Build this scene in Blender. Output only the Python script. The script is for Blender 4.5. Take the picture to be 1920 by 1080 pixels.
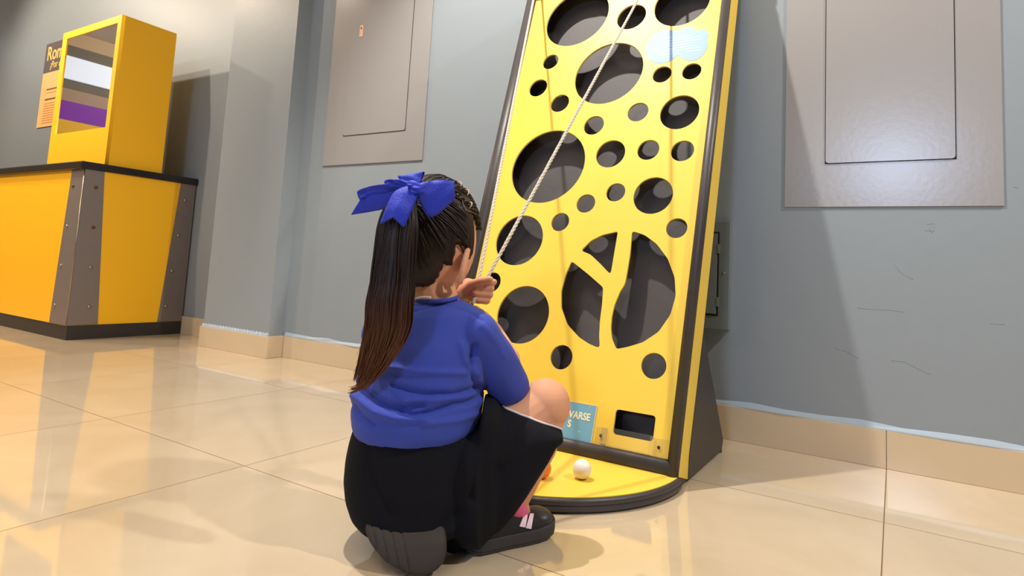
import bpy, bmesh, math, random
from mathutils import Vector, Matrix
for o in list(bpy.data.objects): bpy.data.objects.remove(o)
S = bpy.context.scene
C = S.collection
random.seed(7)
PI = math.pi
# ------------------------------------------------------------------ camera
CR = Vector((0.8504, 0.5233, 0.0551)); CU = Vector((0.0035, -0.1104, 0.9939)); CW = Vector((-0.5262, 0.8450, 0.0957))
CP = Vector((0, 0, 0.462)); F = 1158.94; CX, CY = 960.0, 394.18
cd = bpy.data.cameras.new('camera'); cam = bpy.data.objects.new('camera', cd); C.objects.link(cam)
cd.sensor_fit = 'HORIZONTAL'; cd.sensor_width = 36; cd.lens = F / 1920 * 36
cd.shift_y = (CY - 540) / 1920; cd.clip_start = 0.02; cd.clip_end = 60
M4 = Matrix.Identity(4)
for i in range(3):
    M4[i][0] = CR[i]; M4[i][1] = CU[i]; M4[i][2] = -CW[i]; M4[i][3] = CP[i]
cam.matrix_world = M4
S.camera = cam
S.view_settings.view_transform = 'Standard'; S.view_settings.look = 'None'
S.view_settings.gamma = 1; S.view_settings.use_curve_mapping = False
S.view_settings.exposure = 0.2
# ------------------------------------------------------------------ world and lights
W = bpy.data.worlds.new('world'); S.world = W; W.use_nodes = True
W.node_tree.nodes['Background'].inputs[0].default_value = (0.75, 0.82, 1.0, 1)
W.node_tree.nodes['Background'].inputs[1].default_value = 0.05
def lamp(kind, name, loc, target, power, col, size=0.05, cone=None, blend=0.4, sy=None):
    l = bpy.data.lights.new(name, kind); l.energy = power; l.color = col
    if kind == 'SPOT':
        l.shadow_soft_size = size; l.spot_size = math.radians(cone or 90); l.spot_blend = blend
    elif kind == 'AREA':
        l.size = size
        if sy: l.shape = 'RECTANGLE'; l.size_y = sy
    else: l.shadow_soft_size = size
    o = bpy.data.objects.new(name, l); C.objects.link(o); o.location = loc
    o.rotation_euler = (Vector(target) - Vector(loc)).to_track_quat('-Z', 'Y').to_euler()
    return o
WARM = (1.0, 0.86, 0.70)
lamp('SPOT', 'exhibit_spot', (-1.28, 0.96, 2.78), (-0.55, 1.4, 0.6), 222, (1.0, 0.95, 0.88), 0.03, 110, 0.5)
lamp('SPOT', 'counter_spot_a', (-4.51, 0.87, 2.6), (-4.3, 1.6, 1.0), 68, (1.0, 0.79, 0.57), 0.02, 165, 0.3)
lamp('SPOT', 'counter_spot_b', (-3.64, 0.63, 2.6), (-4.2, 2.0, 1.5), 75, WARM, 0.02, 130, 0.6)
lamp('SPOT', 'aisle_spot', (1.5, 1.3, 2.65), (-0.35, 1.35, 0.6), 185, (1.0, 0.93, 0.84), 0.05, 80, 0.8)
lamp('AREA', 'overhead_fill', (-1.6, -0.7, 2.82), (-1.6, -0.7, 0), 38, (1.0, 0.91, 0.81), 3.2, sy=2.4)  # broad soft fill added overhead for ambient light, not a fixture
lamp('SPOT', 'far_wall_fill', (-6.0, -1.6, 2.8), (-8.0, -0.4, 1.6), 120, (1.0, 0.92, 0.82), 0.05, 130, 0.8)  # unseen fill added to light the left wall for the mirror
lamp('SPOT', 'counter_front_fill', (-4.7, -1.0, 2.7), (-4.2, 1.5, 0.7), 180, WARM, 0.05, 50, 0.8)  # added fill that brightens the counter and tower fronts
lamp('SPOT', 'poster_fill', (-5.9, 0.75, 2.75), (-5.2, 2.0, 1.6), 75, WARM, 0.03, 110, 0.8)  # added fill that lifts the poster and the wall left of the tower
lamp('AREA', 'window_daylight', (0.0, -3.4, 1.72), (0.0, 0, 1.1), 48, (0.55, 0.70, 1.0), 0.55, sy=0.42)
# ------------------------------------------------------------------ helpers
ORG = {}
def at(px, py, d):
    return CP + (CR * ((px - CX) / F) - CU * ((py - CY) / F) + CW) * d
def proj(P):
    v = Vector(P) - CP; z = v.dot(CW)
    return CX + F * v.dot(CR) / z, CY - F * v.dot(CU) / z
class MB:
    def __init__(s): s.v = []; s.f = []
    def add(s, vs, fs):
        n = len(s.v); s.v += [Vector(a) for a in vs]; s.f += [tuple(i + n for i in f) for f in fs]; return s
    def box(s, a, b):
        (x0, y0, z0), (x1, y1, z1) = a, b
        return s.add([(x0,y0,z0),(x1,y0,z0),(x1,y1,z0),(x0,y1,z0),(x0,y0,z1),(x1,y0,z1),(x1,y1,z1),(x0,y1,z1)],
                     [(0,3,2,1),(4,5,6,7),(0,1,5,4),(1,2,6,5),(2,3,7,6),(3,0,4,7)])
    def hexa(s, p):   # 8 points, bottom ring then top ring
        return s.add(p, [(0,3,2,1),(4,5,6,7),(0,1,5,4),(1,2,6,5),(2,3,7,6),(3,0,4,7)])
    def prism(s, poly, d):    # poly list of 3D points, d extrusion vector
        n = len(poly); p = [Vector(q) for q in poly]; q = [a + Vector(d) for a in p]
        return s.add(p + q, [tuple(range(n - 1, -1, -1)), tuple(range(n, 2 * n))] + [(i, (i + 1) % n, n + (i + 1) % n, n + i) for i in range(n)])
    def rings(s, R, cap=True, closed=False):
        n = len(R[0]); b = len(s.v)
        for r in R: s.v += [Vector(a) for a in r]
        m = len(R)
        for j in range(m if closed else m - 1):
            for i in range(n):
                a = b + j * n + i; c = b + j * n + (i + 1) % n; k = (j + 1) % m
                s.f.append((a, c, b + k * n + (i + 1) % n, b + k * n + i))
        if cap and not closed:
            s.f.append(tuple(b + i for i in range(n - 1, -1, -1))); s.f.append(tuple(b + (m - 1) * n + i for i in range(n)))
        return s
    def tube(s, pts, rad, n=10, cap=True, closed=False, flat=1.0, up=None):
        pts = [Vector(p) for p in pts]; m = len(pts)
        if not hasattr(rad, '__len__'): rad = [rad] * m
        R = []; prev = None
        for i in range(m):
            if closed: t = pts[(i + 1) % m] - pts[(i - 1) % m]
            else: t = pts[min(i + 1, m - 1)] - pts[max(i - 1, 0)]
            if t.length < 1e-9: t = Vector((0, 0, 1))
            t.normalize()
            if prev is None:
                a = Vector(up) if up else (Vector((0, 0, 1)) if abs(t.z) < .9 else Vector((1, 0, 0)))
            else: a = prev
            a = a - t * a.dot(t)
            if a.length < 1e-6: a = t.orthogonal()
            a.normalize(); prev = a; bb = t.cross(a)
            R.append([pts[i] + (a * math.cos(2 * PI * k / n) * flat + bb * math.sin(2 * PI * k / n)) * rad[i] for k in range(n)])
        return s.rings(R, cap, closed)
    def ball(s, c, r, n=16, m=10, axes=None):
        if not hasattr(r, '__len__'): r = (r, r, r)
        ax = axes or (Vector((1, 0, 0)), Vector((0, 1, 0)), Vector((0, 0, 1))); c = Vector(c)
        R = []
        for j in range(1, m):
            t = PI * j / m
            R.append([c + ax[0] * (r[0] * math.sin(t) * math.cos(2 * PI * i / n)) + ax[1] * (r[1] * math.sin(t) * math.sin(2 * PI * i / n)) - ax[2] * (r[2] * math.cos(t)) for i in range(n)])
        b = len(s.v); s.rings(R, cap=False)
        s.v += [c - ax[2] * r[2], c + ax[2] * r[2]]; q = len(s.v)
        L = b + (m - 2) * n
        for i in range(n):
            s.f.append((q - 2, b + (i + 1) % n, b + i)); s.f.append((q - 1, L + i, L + (i + 1) % n))
        return s
    def cap(s, a, b, ra, rb, n=20):     # tapered capsule
        a, b = Vector(a), Vector(b); d = (b - a); L = d.length; d.normalize()
        R = []; P = []
        for k in range(1, 5): t = PI / 2 * (1 - k / 5); P.append((a - d * ra * math.sin(t), ra * math.cos(t)))
        P.append((a, ra)); P.append((b, rb))
        for k in range(1, 5): t = PI / 2 * k / 5; P.append((b + d * rb * math.sin(t), rb * math.cos(t)))
        return s.tube([p for p, r in P], [r for p, r in P], n)
    def chain(s, pts, rad):
        for i in range(len(pts) - 1): s.cap(pts[i], pts[i + 1], rad[i], rad[i + 1])
        return s
    def build(s, name, mat, parent=None, smooth=False, bevel=0, sub=0, solid=0):
        org = ORG[parent.name] if parent else Vector((0, 0, 0))
        me = bpy.data.meshes.new(name); me.from_pydata([tuple(v - org) for v in s.v], [], s.f); me.update()
        bm = bmesh.new(); bm.from_mesh(me); bmesh.ops.recalc_face_normals(bm, faces=bm.faces); bm.to_mesh(me); bm.free()
        return link(name, me, mat, parent, smooth, bevel, sub, solid)
def link(name, me, mat, parent=None, smooth=False, bevel=0, sub=0, solid=0):
    if smooth:
        for p in me.polygons: p.use_smooth = True
    me.materials.clear(); me.materials.append(mat)
    o = bpy.data.objects.new(name, me); C.objects.link(o)
    if parent: o.parent = parent; ORG[o.name] = ORG[parent.name]
    else: ORG[o.name] = Vector((0, 0, 0))
    if solid:
        m = o.modifiers.new('solid', 'SOLIDIFY'); m.thickness = solid; m.offset = 0
    if bevel:
        m = o.modifiers.new('bevel', 'BEVEL'); m.width = bevel; m.segments = 2; m.limit_method = 'ANGLE'; m.angle_limit = math.radians(40)
    if sub:
        m = o.modifiers.new('sub', 'SUBSURF'); m.levels = sub; m.render_levels = sub
    return o
def thing(name, loc, label, cat, group=None):
    o = bpy.data.objects.new(name, None); C.objects.link(o); o.location = loc; o.empty_display_size = 0.05
    ORG[o.name] = Vector(loc); return tag(o, label, cat, group)
def tag(o, label, cat, group=None, kind=None):
    o['label'] = label; o['category'] = cat
    if group: o['group'] = group
    if kind: o['kind'] = kind
    return o
def struct(o): o['kind'] = 'structure'; return o
def evalmesh(o):
    dg = bpy.context.evaluated_depsgraph_get(); dg.update()
    me = bpy.data.meshes.new_from_object(o.evaluated_get(dg)); return me
def vox(mb, size, it=4):       # one continuous skin over overlapping volumes (world coordinates)
    me = bpy.data.meshes.new('tmp'); me.from_pydata([tuple(v) for v in mb.v], [], mb.f); me.update()
    bm = bmesh.new(); bm.from_mesh(me); bmesh.ops.recalc_face_normals(bm, faces=bm.faces); bm.to_mesh(me); bm.free()
    o = bpy.data.objects.new('tmp', me); C.objects.link(o)
    m = o.modifiers.new('r', 'REMESH'); m.mode = 'VOXEL'; m.voxel_size = size; m.adaptivity = 0
    m = o.modifiers.new('s', 'SMOOTH'); m.factor = 0.5; m.iterations = it
    r = evalmesh(o); bpy.data.objects.remove(o); bpy.data.meshes.remove(me); return r
def shift(me, org):
    for v in me.vertices: v.co -= org
    return me
def cr(pts, k=6):   # Catmull-Rom through points (Vectors or tuples)
    pts = [Vector(p) for p in pts]; out = []
    P = [pts[0] * 2 - pts[1]] + pts + [pts[-1] * 2 - pts[-2]]
    for i in range(1, len(P) - 2):
        a, b, c, d = P[i - 1:i + 3]
        for j in range(k):
            t = j / k
            out.append(0.5 * ((2 * b) + (c - a) * t + (2 * a - 5 * b + 4 * c - d) * t * t + (3 * b - a - 3 * c + d) * t ** 3))
    return out + [pts[-1]]
def flatcurve(name, polys, mat, parent, fn, depth=0.0):
    """Filled 2-D outline(s) with holes, extruded by depth, mapped to the world by fn(u, v, w)."""
    cu = bpy.data.curves.new(name, 'CURVE'); cu.dimensions = '2D'; cu.fill_mode = 'BOTH'; cu.extrude = max(depth / 2, 0)
    for poly in polys:
        sp = cu.splines.new('POLY'); sp.points.add(len(poly) - 1); sp.use_cyclic_u = True
        for i, (a, b) in enumerate(poly): sp.points[i].co = (a, b, 0, 1)
    t = bpy.data.objects.new('tmp', cu); C.objects.link(t); me = evalmesh(t); bpy.data.objects.remove(t)
    org = ORG[parent.name] if parent else Vector((0, 0, 0))
    for v in me.vertices: v.co = Vector(fn(v.co.x, v.co.y, v.co.z)) - org
    me.update(); bm = bmesh.new(); bm.from_mesh(me); bmesh.ops.recalc_face_normals(bm, faces=bm.faces); bm.to_mesh(me); bm.free()
    return link(name, me, mat, parent)
def text(name, body, size, mat, parent, fn, align='LEFT', ext=0.0006, bold=0.0):
    cu = bpy.data.curves.new(name, 'FONT'); cu.body = body; cu.size = size; cu.align_x = align; cu.extrude = ext; cu.offset = bold
    t = bpy.data.objects.new('tmp', cu); C.objects.link(t); me = evalmesh(t); bpy.data.objects.remove(t)
    org = ORG[parent.name] if parent else Vector((0, 0, 0))
    for v in me.vertices: v.co = Vector(fn(v.co.x, v.co.y, v.co.z)) - org
    me.update(); return link(name, me, mat, parent)
# ------------------------------------------------------------------ materials
def mat(name, col, rough=0.6, metal=0.0, spec=0.5, bump=0.0, bscale=60, var=0.0, vscale=5, sheen=0, coat=0, trans=0, sss=0, ior=1.5):
    m = bpy.data.materials.new(name); m.use_nodes = True; nt = m.node_tree; b = nt.nodes['Principled BSDF']
    b.inputs['Base Color'].default_value = (*col, 1); b.inputs['Roughness'].default_value = rough
    b.inputs['Metallic'].default_value = metal; b.inputs['Specular IOR Level'].default_value = spec; b.inputs['IOR'].default_value = ior
    b.inputs['Transmission Weight'].default_value = trans
    b.inputs['Coat Weight'].default_value = coat; b.inputs['Coat Roughness'].default_value = 0.12
    b.inputs['Sheen Weight'].default_value = sheen
    if sss:
        b.inputs['Subsurface Weight'].default_value = sss; b.inputs['Subsurface Radius'].default_value = (0.012, 0.005, 0.003); b.inputs['Subsurface Scale'].default_value = 0.5
    tc = nt.nodes.new('ShaderNodeTexCoord')
    if var:
        n = nt.nodes.new('ShaderNodeTexNoise'); n.inputs['Scale'].default_value = vscale; n.inputs['Detail'].default_value = 5
        nt.links.new(tc.outputs['Object'], n.inputs['Vector'])
        mx = nt.nodes.new('ShaderNodeMix'); mx.data_type = 'RGBA'
        mx.inputs[6].default_value = (*[c * (1 - var) for c in col], 1); mx.inputs[7].default_value = (*[min(1, c * (1 + var)) for c in col], 1)
        nt.links.new(n.outputs['Fac'], mx.inputs[0]); nt.links.new(mx.outputs[2], b.inputs['Base Color'])
    if bump:
        n2 = nt.nodes.new('ShaderNodeTexNoise'); n2.inputs['Scale'].default_value = bscale; n2.inputs['Detail'].default_value = 4
        nt.links.new(tc.outputs['Object'], n2.inputs['Vector'])
        bp = nt.nodes.new('ShaderNodeBump'); bp.inputs['Strength'].default_value = bump; bp.inputs['Distance'].default_value = 0.002
        nt.links.new(n2.outputs['Fac'], bp.inputs['Height']); nt.links.new(bp.outputs['Normal'], b.inputs['Normal'])
    return m
def rgb(r, g, b):
    return tuple(((c / 255 + .055) / 1.055) ** 2.4 if c > 10 else c / 255 / 12.92 for c in (r, g, b))
m_wall = mat('wall_paint', rgb(141, 149, 154), 0.42, spec=0.35, bump=0.25, bscale=25, var=0.03, vscale=3)
m_panel = mat('panel_paint', rgb(150, 146, 144), 0.24, spec=0.5, bump=0.08, bscale=80)
m_panel2 = mat('box_paint', rgb(112, 120, 118), 0.4, bump=0.1)
m_gap = mat('dark_gap', rgb(30, 24, 20), 0.9)
m_yel = mat('board_yellow', rgb(234, 199, 74), 0.42, spec=0.35, bump=0.03, bscale=12)
m_yel2 = mat('counter_yellow', rgb(255, 190, 28), 0.38, spec=0.4)
m_blk = mat('black_rubber', rgb(60, 54, 54), 0.44, spec=0.5, bump=0.2, bscale=30, var=0.15, vscale=8)
m_blkw = mat('black_board', rgb(48, 43, 40), 0.45, bump=0.15, bscale=50)
m_inner = mat('inner_dark_board', rgb(72, 66, 64), 0.6, bump=0.3, bscale=35, var=0.1, vscale=4)
m_innerside = mat('inner_black', rgb(40, 34, 28), 0.8)
m_grey = mat('brushed_grey_laminate', rgb(134, 122, 116), 0.4, metal=0.3, bump=0.06, bscale=90, var=0.05, vscale=20)
m_bolt = mat('zinc_bolt', rgb(170, 160, 140), 0.3, metal=0.9)
m_rust = mat('rusty_bolt', rgb(120, 70, 40), 0.5, metal=0.6)
m_top = mat('black_countertop', rgb(34, 28, 26), 0.28)
m_base = mat('baseboard_marble', rgb(206, 184, 152), 0.2, spec=0.5, var=0.05, vscale=9)
m_rope = mat('cotton_rope', rgb(226, 214, 196), 0.9, bump=1.0, bscale=900)
m_white = mat('white_ball_plastic', rgb(236, 228, 218), 0.3, sss=0.1)
m_orange = mat('orange_ball_plastic', rgb(240, 120, 30), 0.35)
m_skin = mat('skin', rgb(216, 156, 122), 0.62, spec=0.22, bump=0.05, bscale=200, sss=0.0, var=0.04, vscale=14)
m_scalp = mat('scalp', rgb(150, 112, 84), 0.6)
m_nail = mat('nail', rgb(232, 178, 156), 0.25)
m_lip = mat('lip', rgb(190, 104, 92), 0.4)
m_eye = mat('eye_white', rgb(235, 232, 226), 0.15); m_iris = mat('iris', rgb(45, 28, 18), 0.1)
m_shirt = mat('blue_jersey', rgb(48, 66, 160), 0.85, sheen=0.05, bump=0.3, bscale=500, var=0.06, vscale=20)
m_shorts = mat('black_knit', rgb(14, 14, 21), 0.9, spec=0.2, bump=0.25, bscale=400)
m_pipe = mat('white_piping', rgb(225, 215, 212), 0.8)
m_bow = mat('royal_blue_ribbon', rgb(18, 44, 178), 0.6, bump=0.5, bscale=300)
m_shoe = mat('black_shoe_fabric', rgb(22, 20, 22), 0.8, bump=0.4, bscale=300)
m_sole = mat('dark_sole_rubber', rgb(52, 48, 48), 0.6, bump=0.15, bscale=60)
m_ridge = mat('ridged_sole_rubber', rgb(50, 42, 35), 0.7)
m_toe = mat('toe_cap', rgb(46, 44, 44), 0.45)
m_stripe = mat('pale_pink_stripe', rgb(240, 208, 220), 0.6)
m_sock = mat('pink_sock', rgb(222, 96, 140), 0.85)
m_elastic = mat('pale_elastic', rgb(214, 176, 150), 0.5)
m_sign = mat('blue_sign', rgb(112, 168, 202), 0.5, var=0.06, vscale=30)
m_signtxt = mat('cream_lettering', rgb(240, 232, 200), 0.6)
m_signedge = mat('worn_white_edge', rgb(214, 206, 190), 0.7)
m_cloud = mat('pale_blue_sticker', rgb(128, 160, 206), 0.5)
m_cloudtxt = mat('white_print', rgb(178, 190, 210), 0.5)
m_mirror = mat('mirror_glass', (0.86, 0.86, 0.86), 0.015, metal=1.0)
m_poster = mat('peach_poster', rgb(250, 198, 128), 0.45); m_poster2 = mat('grey_poster_header', rgb(98, 88, 86), 0.45)
m_postxt = mat('poster_yellow_lettering', rgb(246, 200, 110), 0.5); m_posline = mat('poster_brown_print', rgb(222, 150, 84), 0.5)
m_posdark = mat('poster_dark_print', rgb(130, 90, 60), 0.5)
def m_acr_():
    m = bpy.data.materials.new('clear_acrylic'); m.use_nodes = True; nt = m.node_tree; out = nt.nodes['Material Output']
    tr = nt.nodes.new('ShaderNodeBsdfTransparent'); tr.inputs[0].default_value = (.96, .95, .93, 1); p = nt.nodes['Principled BSDF']; p.inputs['Base Color'].default_value = (.9, .88, .82, 1); p.inputs['Roughness'].default_value = .08
    fz = nt.nodes.new('ShaderNodeFresnel'); fz.inputs[0].default_value = 1.49; ad = nt.nodes.new('ShaderNodeMath'); ad.operation = 'ADD'; ad.inputs[1].default_value = .015; nt.links.new(fz.outputs[0], ad.inputs[0])
    mx = nt.nodes.new('ShaderNodeMixShader'); gm = nt.nodes.new('ShaderNodeNewGeometry'); iv = nt.nodes.new('ShaderNodeMath'); iv.operation = 'SUBTRACT'; iv.inputs[0].default_value = 1; nt.links.new(gm.outputs['Backfacing'], iv.inputs[1]); mu = nt.nodes.new('ShaderNodeMath'); mu.operation = 'MULTIPLY'; nt.links.new(iv.outputs[0], mu.inputs[0]); nt.links.new(ad.outputs[0], mu.inputs[1]); nt.links.new(mu.outputs[0], mx.inputs[0]); nt.links.new(tr.outputs[0], mx.inputs[1]); nt.links.new(p.outputs[0], mx.inputs[2]); nt.links.new(mx.outputs[0], out.inputs[0]); return m
m_acr = m_acr_()
m_ledge = mat('pale_blue_ledge', rgb(158, 172, 184), 0.45, bump=0.4, bscale=60)
m_ceil = mat('ceiling_paint', rgb(226, 218, 200), 0.8)
def m_hair_():
    m = bpy.data.materials.new('dark_brown_hair'); m.use_nodes = True; nt = m.node_tree; b = nt.nodes['Principled BSDF']
    b.inputs['Roughness'].default_value = 0.46; b.inputs['Specular IOR Level'].default_value = 0.32
    b.inputs['Anisotropic'].default_value = 0.5
    tc = nt.nodes.new('ShaderNodeTexCoord'); sp = nt.nodes.new('ShaderNodeSeparateXYZ'); nt.links.new(tc.outputs['Object'], sp.inputs[0])
    mr = nt.nodes.new('ShaderNodeMapRange'); mr.inputs[1].default_value = 0.24; mr.inputs[2].default_value = 0.44; nt.links.new(sp.outputs[2], mr.inputs[0])
    no = nt.nodes.new('ShaderNodeTexNoise'); no.inputs['Scale'].default_value = 1.0
    mp = nt.nodes.new('ShaderNodeMapping'); mp.inputs['Scale'].default_value = (260, 260, 12); nt.links.new(tc.outputs['Object'], mp.inputs[0]); nt.links.new(mp.outputs[0], no.inputs['Vector'])
    ra = nt.nodes.new('ShaderNodeMix'); ra.data_type = 'RGBA'; ra.inputs[6].default_value = (*rgb(104, 58, 30), 1); ra.inputs[7].default_value = (*rgb(36, 23, 16), 1)
    nt.links.new(mr.outputs[0], ra.inputs[0])
    mx = nt.nodes.new('ShaderNodeMix'); mx.data_type = 'RGBA'; mx.blend_type = 'MULTIPLY'; mx.inputs[0].default_value = 0.7
    cr_ = nt.nodes.new('ShaderNodeValToRGB'); cr_.color_ramp.elements[0].position = 0.3; cr_.color_ramp.elements[0].color = (.35, .33, .3, 1); cr_.color_ramp.elements[1].position = 0.7; cr_.color_ramp.elements[1].color = (1.4, 1.3, 1.2, 1)
    nt.links.new(no.outputs['Fac'], cr_.inputs[0]); nt.links.new(ra.outputs[2], mx.inputs[6]); nt.links.new(cr_.outputs[0], mx.inputs[7])
    nt.links.new(mx.outputs[2], b.inputs['Base Color'])
    bp = nt.nodes.new('ShaderNodeBump'); bp.inputs['Strength'].default_value = 0.5; bp.inputs['Distance'].default_value = 0.002
    nt.links.new(no.outputs['Fac'], bp.inputs['Height']); nt.links.new(bp.outputs['Normal'], b.inputs['Normal'])
    return m
m_hair = m_hair_()
def m_floor_():
    m = bpy.data.materials.new('polished_tile'); m.use_nodes = True; nt = m.node_tree; b = nt.nodes['Principled BSDF']; L = nt.links.new
    tc = nt.nodes.new('ShaderNodeTexCoord'); sp = nt.nodes.new('ShaderNodeSeparateXYZ'); L(tc.outputs['Object'], sp.inputs[0])
    def M(op, a, bb=None):
        n = nt.nodes.new('ShaderNodeMath'); n.operation = op
        for i, v in enumerate((a, bb)):
            if v is None: continue
            if isinstance(v, (int, float)): n.inputs[i].default_value = v
            else: L(v, n.inputs[i])
        return n.outputs[0]
    def line(o, off):
        t = M('DIVIDE', M('SUBTRACT', o, off - 60.0), 0.6); fr = M('FRACT', t); d = M('MINIMUM', fr, M('SUBTRACT', 1.0, fr))
        return M('MULTIPLY', d, 0.6), M('FLOOR', t)
    dx, ix = line(sp.outputs[0], -1.2202); dy, iy = line(sp.outputs[1], 0.9044)
    d = M('MINIMUM', dx, dy); g = M('LESS_THAN', d, 0.0011)
    cid = nt.nodes.new('ShaderNodeCombineXYZ'); L(ix, cid.inputs[0]); L(iy, cid.inputs[1])
    wn = nt.nodes.new('ShaderNodeTexWhiteNoise'); wn.noise_dimensions = '2D'; L(cid.outputs[0], wn.inputs['Vector'])
    ad = nt.nodes.new('ShaderNodeVectorMath'); ad.operation = 'MULTIPLY_ADD'; L(wn.outputs['Color'], ad.inputs[0]); ad.inputs[1].default_value = (9, 9, 9); L(tc.outputs['Object'], ad.inputs[2])
    n1 = nt.nodes.new('ShaderNodeTexNoise'); n1.inputs['Scale'].default_value = 3.2; n1.inputs['Detail'].default_value = 7; n1.inputs['Distortion'].default_value = 1.2; L(ad.outputs[0], n1.inputs['Vector'])
    rp = nt.nodes.new('ShaderNodeValToRGB'); e = rp.color_ramp.elements
    e[0].position = 0.3; e[0].color = (*rgb(194, 173, 143), 1); e[1].position = 0.72; e[1].color = (*rgb(205, 185, 156), 1)
    x = rp.color_ramp.elements.new(0.5); x.color = (*rgb(199, 179, 149), 1)
    L(n1.outputs['Fac'], rp.inputs[0])
    mx = nt.nodes.new('ShaderNodeMix'); mx.data_type = 'RGBA'; L(g, mx.inputs[0]); L(rp.outputs[0], mx.inputs[6]); mx.inputs[7].default_value = (*rgb(112, 78, 42), 1)
    L(mx.outputs[2], b.inputs['Base Color'])
    L(M('MULTIPLY_ADD', g, 0.5) if False else M('ADD', M('MULTIPLY', g, 0.5), 0.05), b.inputs['Roughness'])
    b.inputs['Specular IOR Level'].default_value = 0.6; b.inputs['IOR'].default_value = 1.95
    n2 = nt.nodes.new('ShaderNodeTexNoise'); n2.inputs['Scale'].default_value = 5; L(tc.outputs['Object'], n2.inputs['Vector'])
    bp = nt.nodes.new('ShaderNodeBump'); bp.inputs['Strength'].default_value = 0.02; bp.inputs['Distance'].default_value = 0.003; L(n2.outputs['Fac'], bp.inputs['Height']); L(bp.outputs['Normal'], b.inputs['Normal'])
    return m
m_floor = m_floor_()
def m_bands_():
    m = mat('far_wall_bands', (0.5, 0.5, 0.5), 0.6); nt = m.node_tree; b = nt.nodes['Principled BSDF']; L = nt.links.new
    tc = nt.nodes.new('ShaderNodeTexCoord'); sp = nt.nodes.new('ShaderNodeSeparateXYZ'); L(tc.outputs['Object'], sp.inputs[0])
    mr = nt.nodes.new('ShaderNodeMath'); mr.operation = 'DIVIDE'; mr.inputs[1].default_value = 4.0; L(sp.outputs[2], mr.inputs[0])
    rp = nt.nodes.new('ShaderNodeValToRGB'); rp.color_ramp.interpolation = 'CONSTANT'; e = rp.color_ramp.elements
    e[0].position = 0; e[0].color = (*rgb(150, 140, 110), 1); e[1].position = 1.62 / 4; e[1].color = (*rgb(250, 196, 40), 1)
    for p_, c_ in ((1.87, (136, 44, 190)), (2.09, (176, 150, 130)), (2.22, (112, 104, 88)), (2.72, (196, 170, 134))):
        x = rp.color_ramp.elements.new(p_ / 4); x.color = (*rgb(*c_), 1)
    L(mr.outputs[0], rp.inputs[0]); L(rp.outputs[0], b.inputs['Base Color']); return m
m_bands = m_bands_()
m_glow = bpy.data.materials.new('window_glow'); m_glow.use_nodes = True
_b = m_glow.node_tree.nodes['Principled BSDF']; _b.inputs['Emission Color'].default_value = (0.72, 0.82, 1, 1); _b.inputs['Emission Strength'].default_value = 0.5; _b.inputs['Base Color'].default_value = (.6, .65, .7, 1)
# ------------------------------------------------------------------ room shell
YW, YL, YB = 1.951, 2.060, 1.9426
struct(MB().box((-8, -4, -0.1), (3.2, 2.06, 0)).build('floor', m_floor))
struct(MB().box((-2.60, YW, 0), (3.2, YW + 0.25, 3.0)).build('wall_back', m_wall))
struct(MB().box((-8, YL, 0), (-2.60, YL + 0.15, 3.0)).build('wall_back_recess', m_wall))
struct(MB().box((-2.940, 1.868, 0), (-2.4345, YL + 0.1, 3.0)).build('wall_pillar', m_wall))
struct(MB().box((3.2, -4, 0), (3.35, 2.2, 3.0)).build('wall_right', m_wall))
struct(MB().box((-8.15, -4, 0), (-8, 2.2, 3.0)).build('wall_left', m_bands))
struct(MB().box((-8.15, -4.15, 0), (3.35, -4, 3.0)).build('wall_front', m_wall))
struct(MB().box((-8.15, -4.15, 2.9), (3.35, 2.2, 3.05)).build('ceiling', m_ceil))
struct(MB().box((-8.0, -2.2, 2.34), (-7.96, 1.9, 2.60)).build('window_1', m_glow))
def skirting(name, x0, x1, y1, y0=YB, joints=(), z=0.098):
    b = MB(); xs = [x0] + [j for j in joints] + [x1]
    for a, c in zip(xs[:-1], xs[1:]): b.box((a + (0.0006 if a != x0 else 0), y0, 0), (c - (0.0006 if c != x1 else 0), y1, z))
    return struct(b.build(name, m_base, bevel=0.0012))
skirting('baseboard_back', -2.4225, 3.2, YW, joints=(-1.2202, -0.02 + 0, 0.58, 1.18, 1.8, 2.4, 3.0))
skirting('baseboard_recess', -8, -2.952, YL, y0=2.05, joints=(-4.2, -3.6))
b = MB().box((-2.952, 1.856, 0), (-2.4225, 1.868, 0.098)).box((-2.4345, 1.868, 0), (-2.4225, YB, 0.098)).box((-2.952, 1.868, 0), (-2.940, 2.05, 0.098))
struct(b.build('baseboard_pillar', m_base, bevel=0.0012))
b = MB()      # rough painted mortar ledge above the skirting
def ledge(pts0, pts1):
    n = 60; R = []
    for i in range(n + 1):
        t = i / n; a = Vector(pts0) * (1 - t) + Vector(pts1) * t; w = 0.0085 * (1 + .2 * math.sin(i * 1.7) + .15 * math.sin(i * 4.1)); hgt = 0.014 * (1 + .25 * math.sin(i * 2.3 + 1))
        R.append([a, a + Vector((0, -w, 0)), a + Vector((0, -w * .9, 0.003)), a + Vector((0, 0, hgt))])
    b.rings(R)
ledge((-2.42, YW, 0.098), (3.2, YW, 0.098)); ledge((-2.945, 1.868, 0.098), (-2.43, 1.868, 0.098))
struct(b.build('trim_1', m_ledge))
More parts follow.
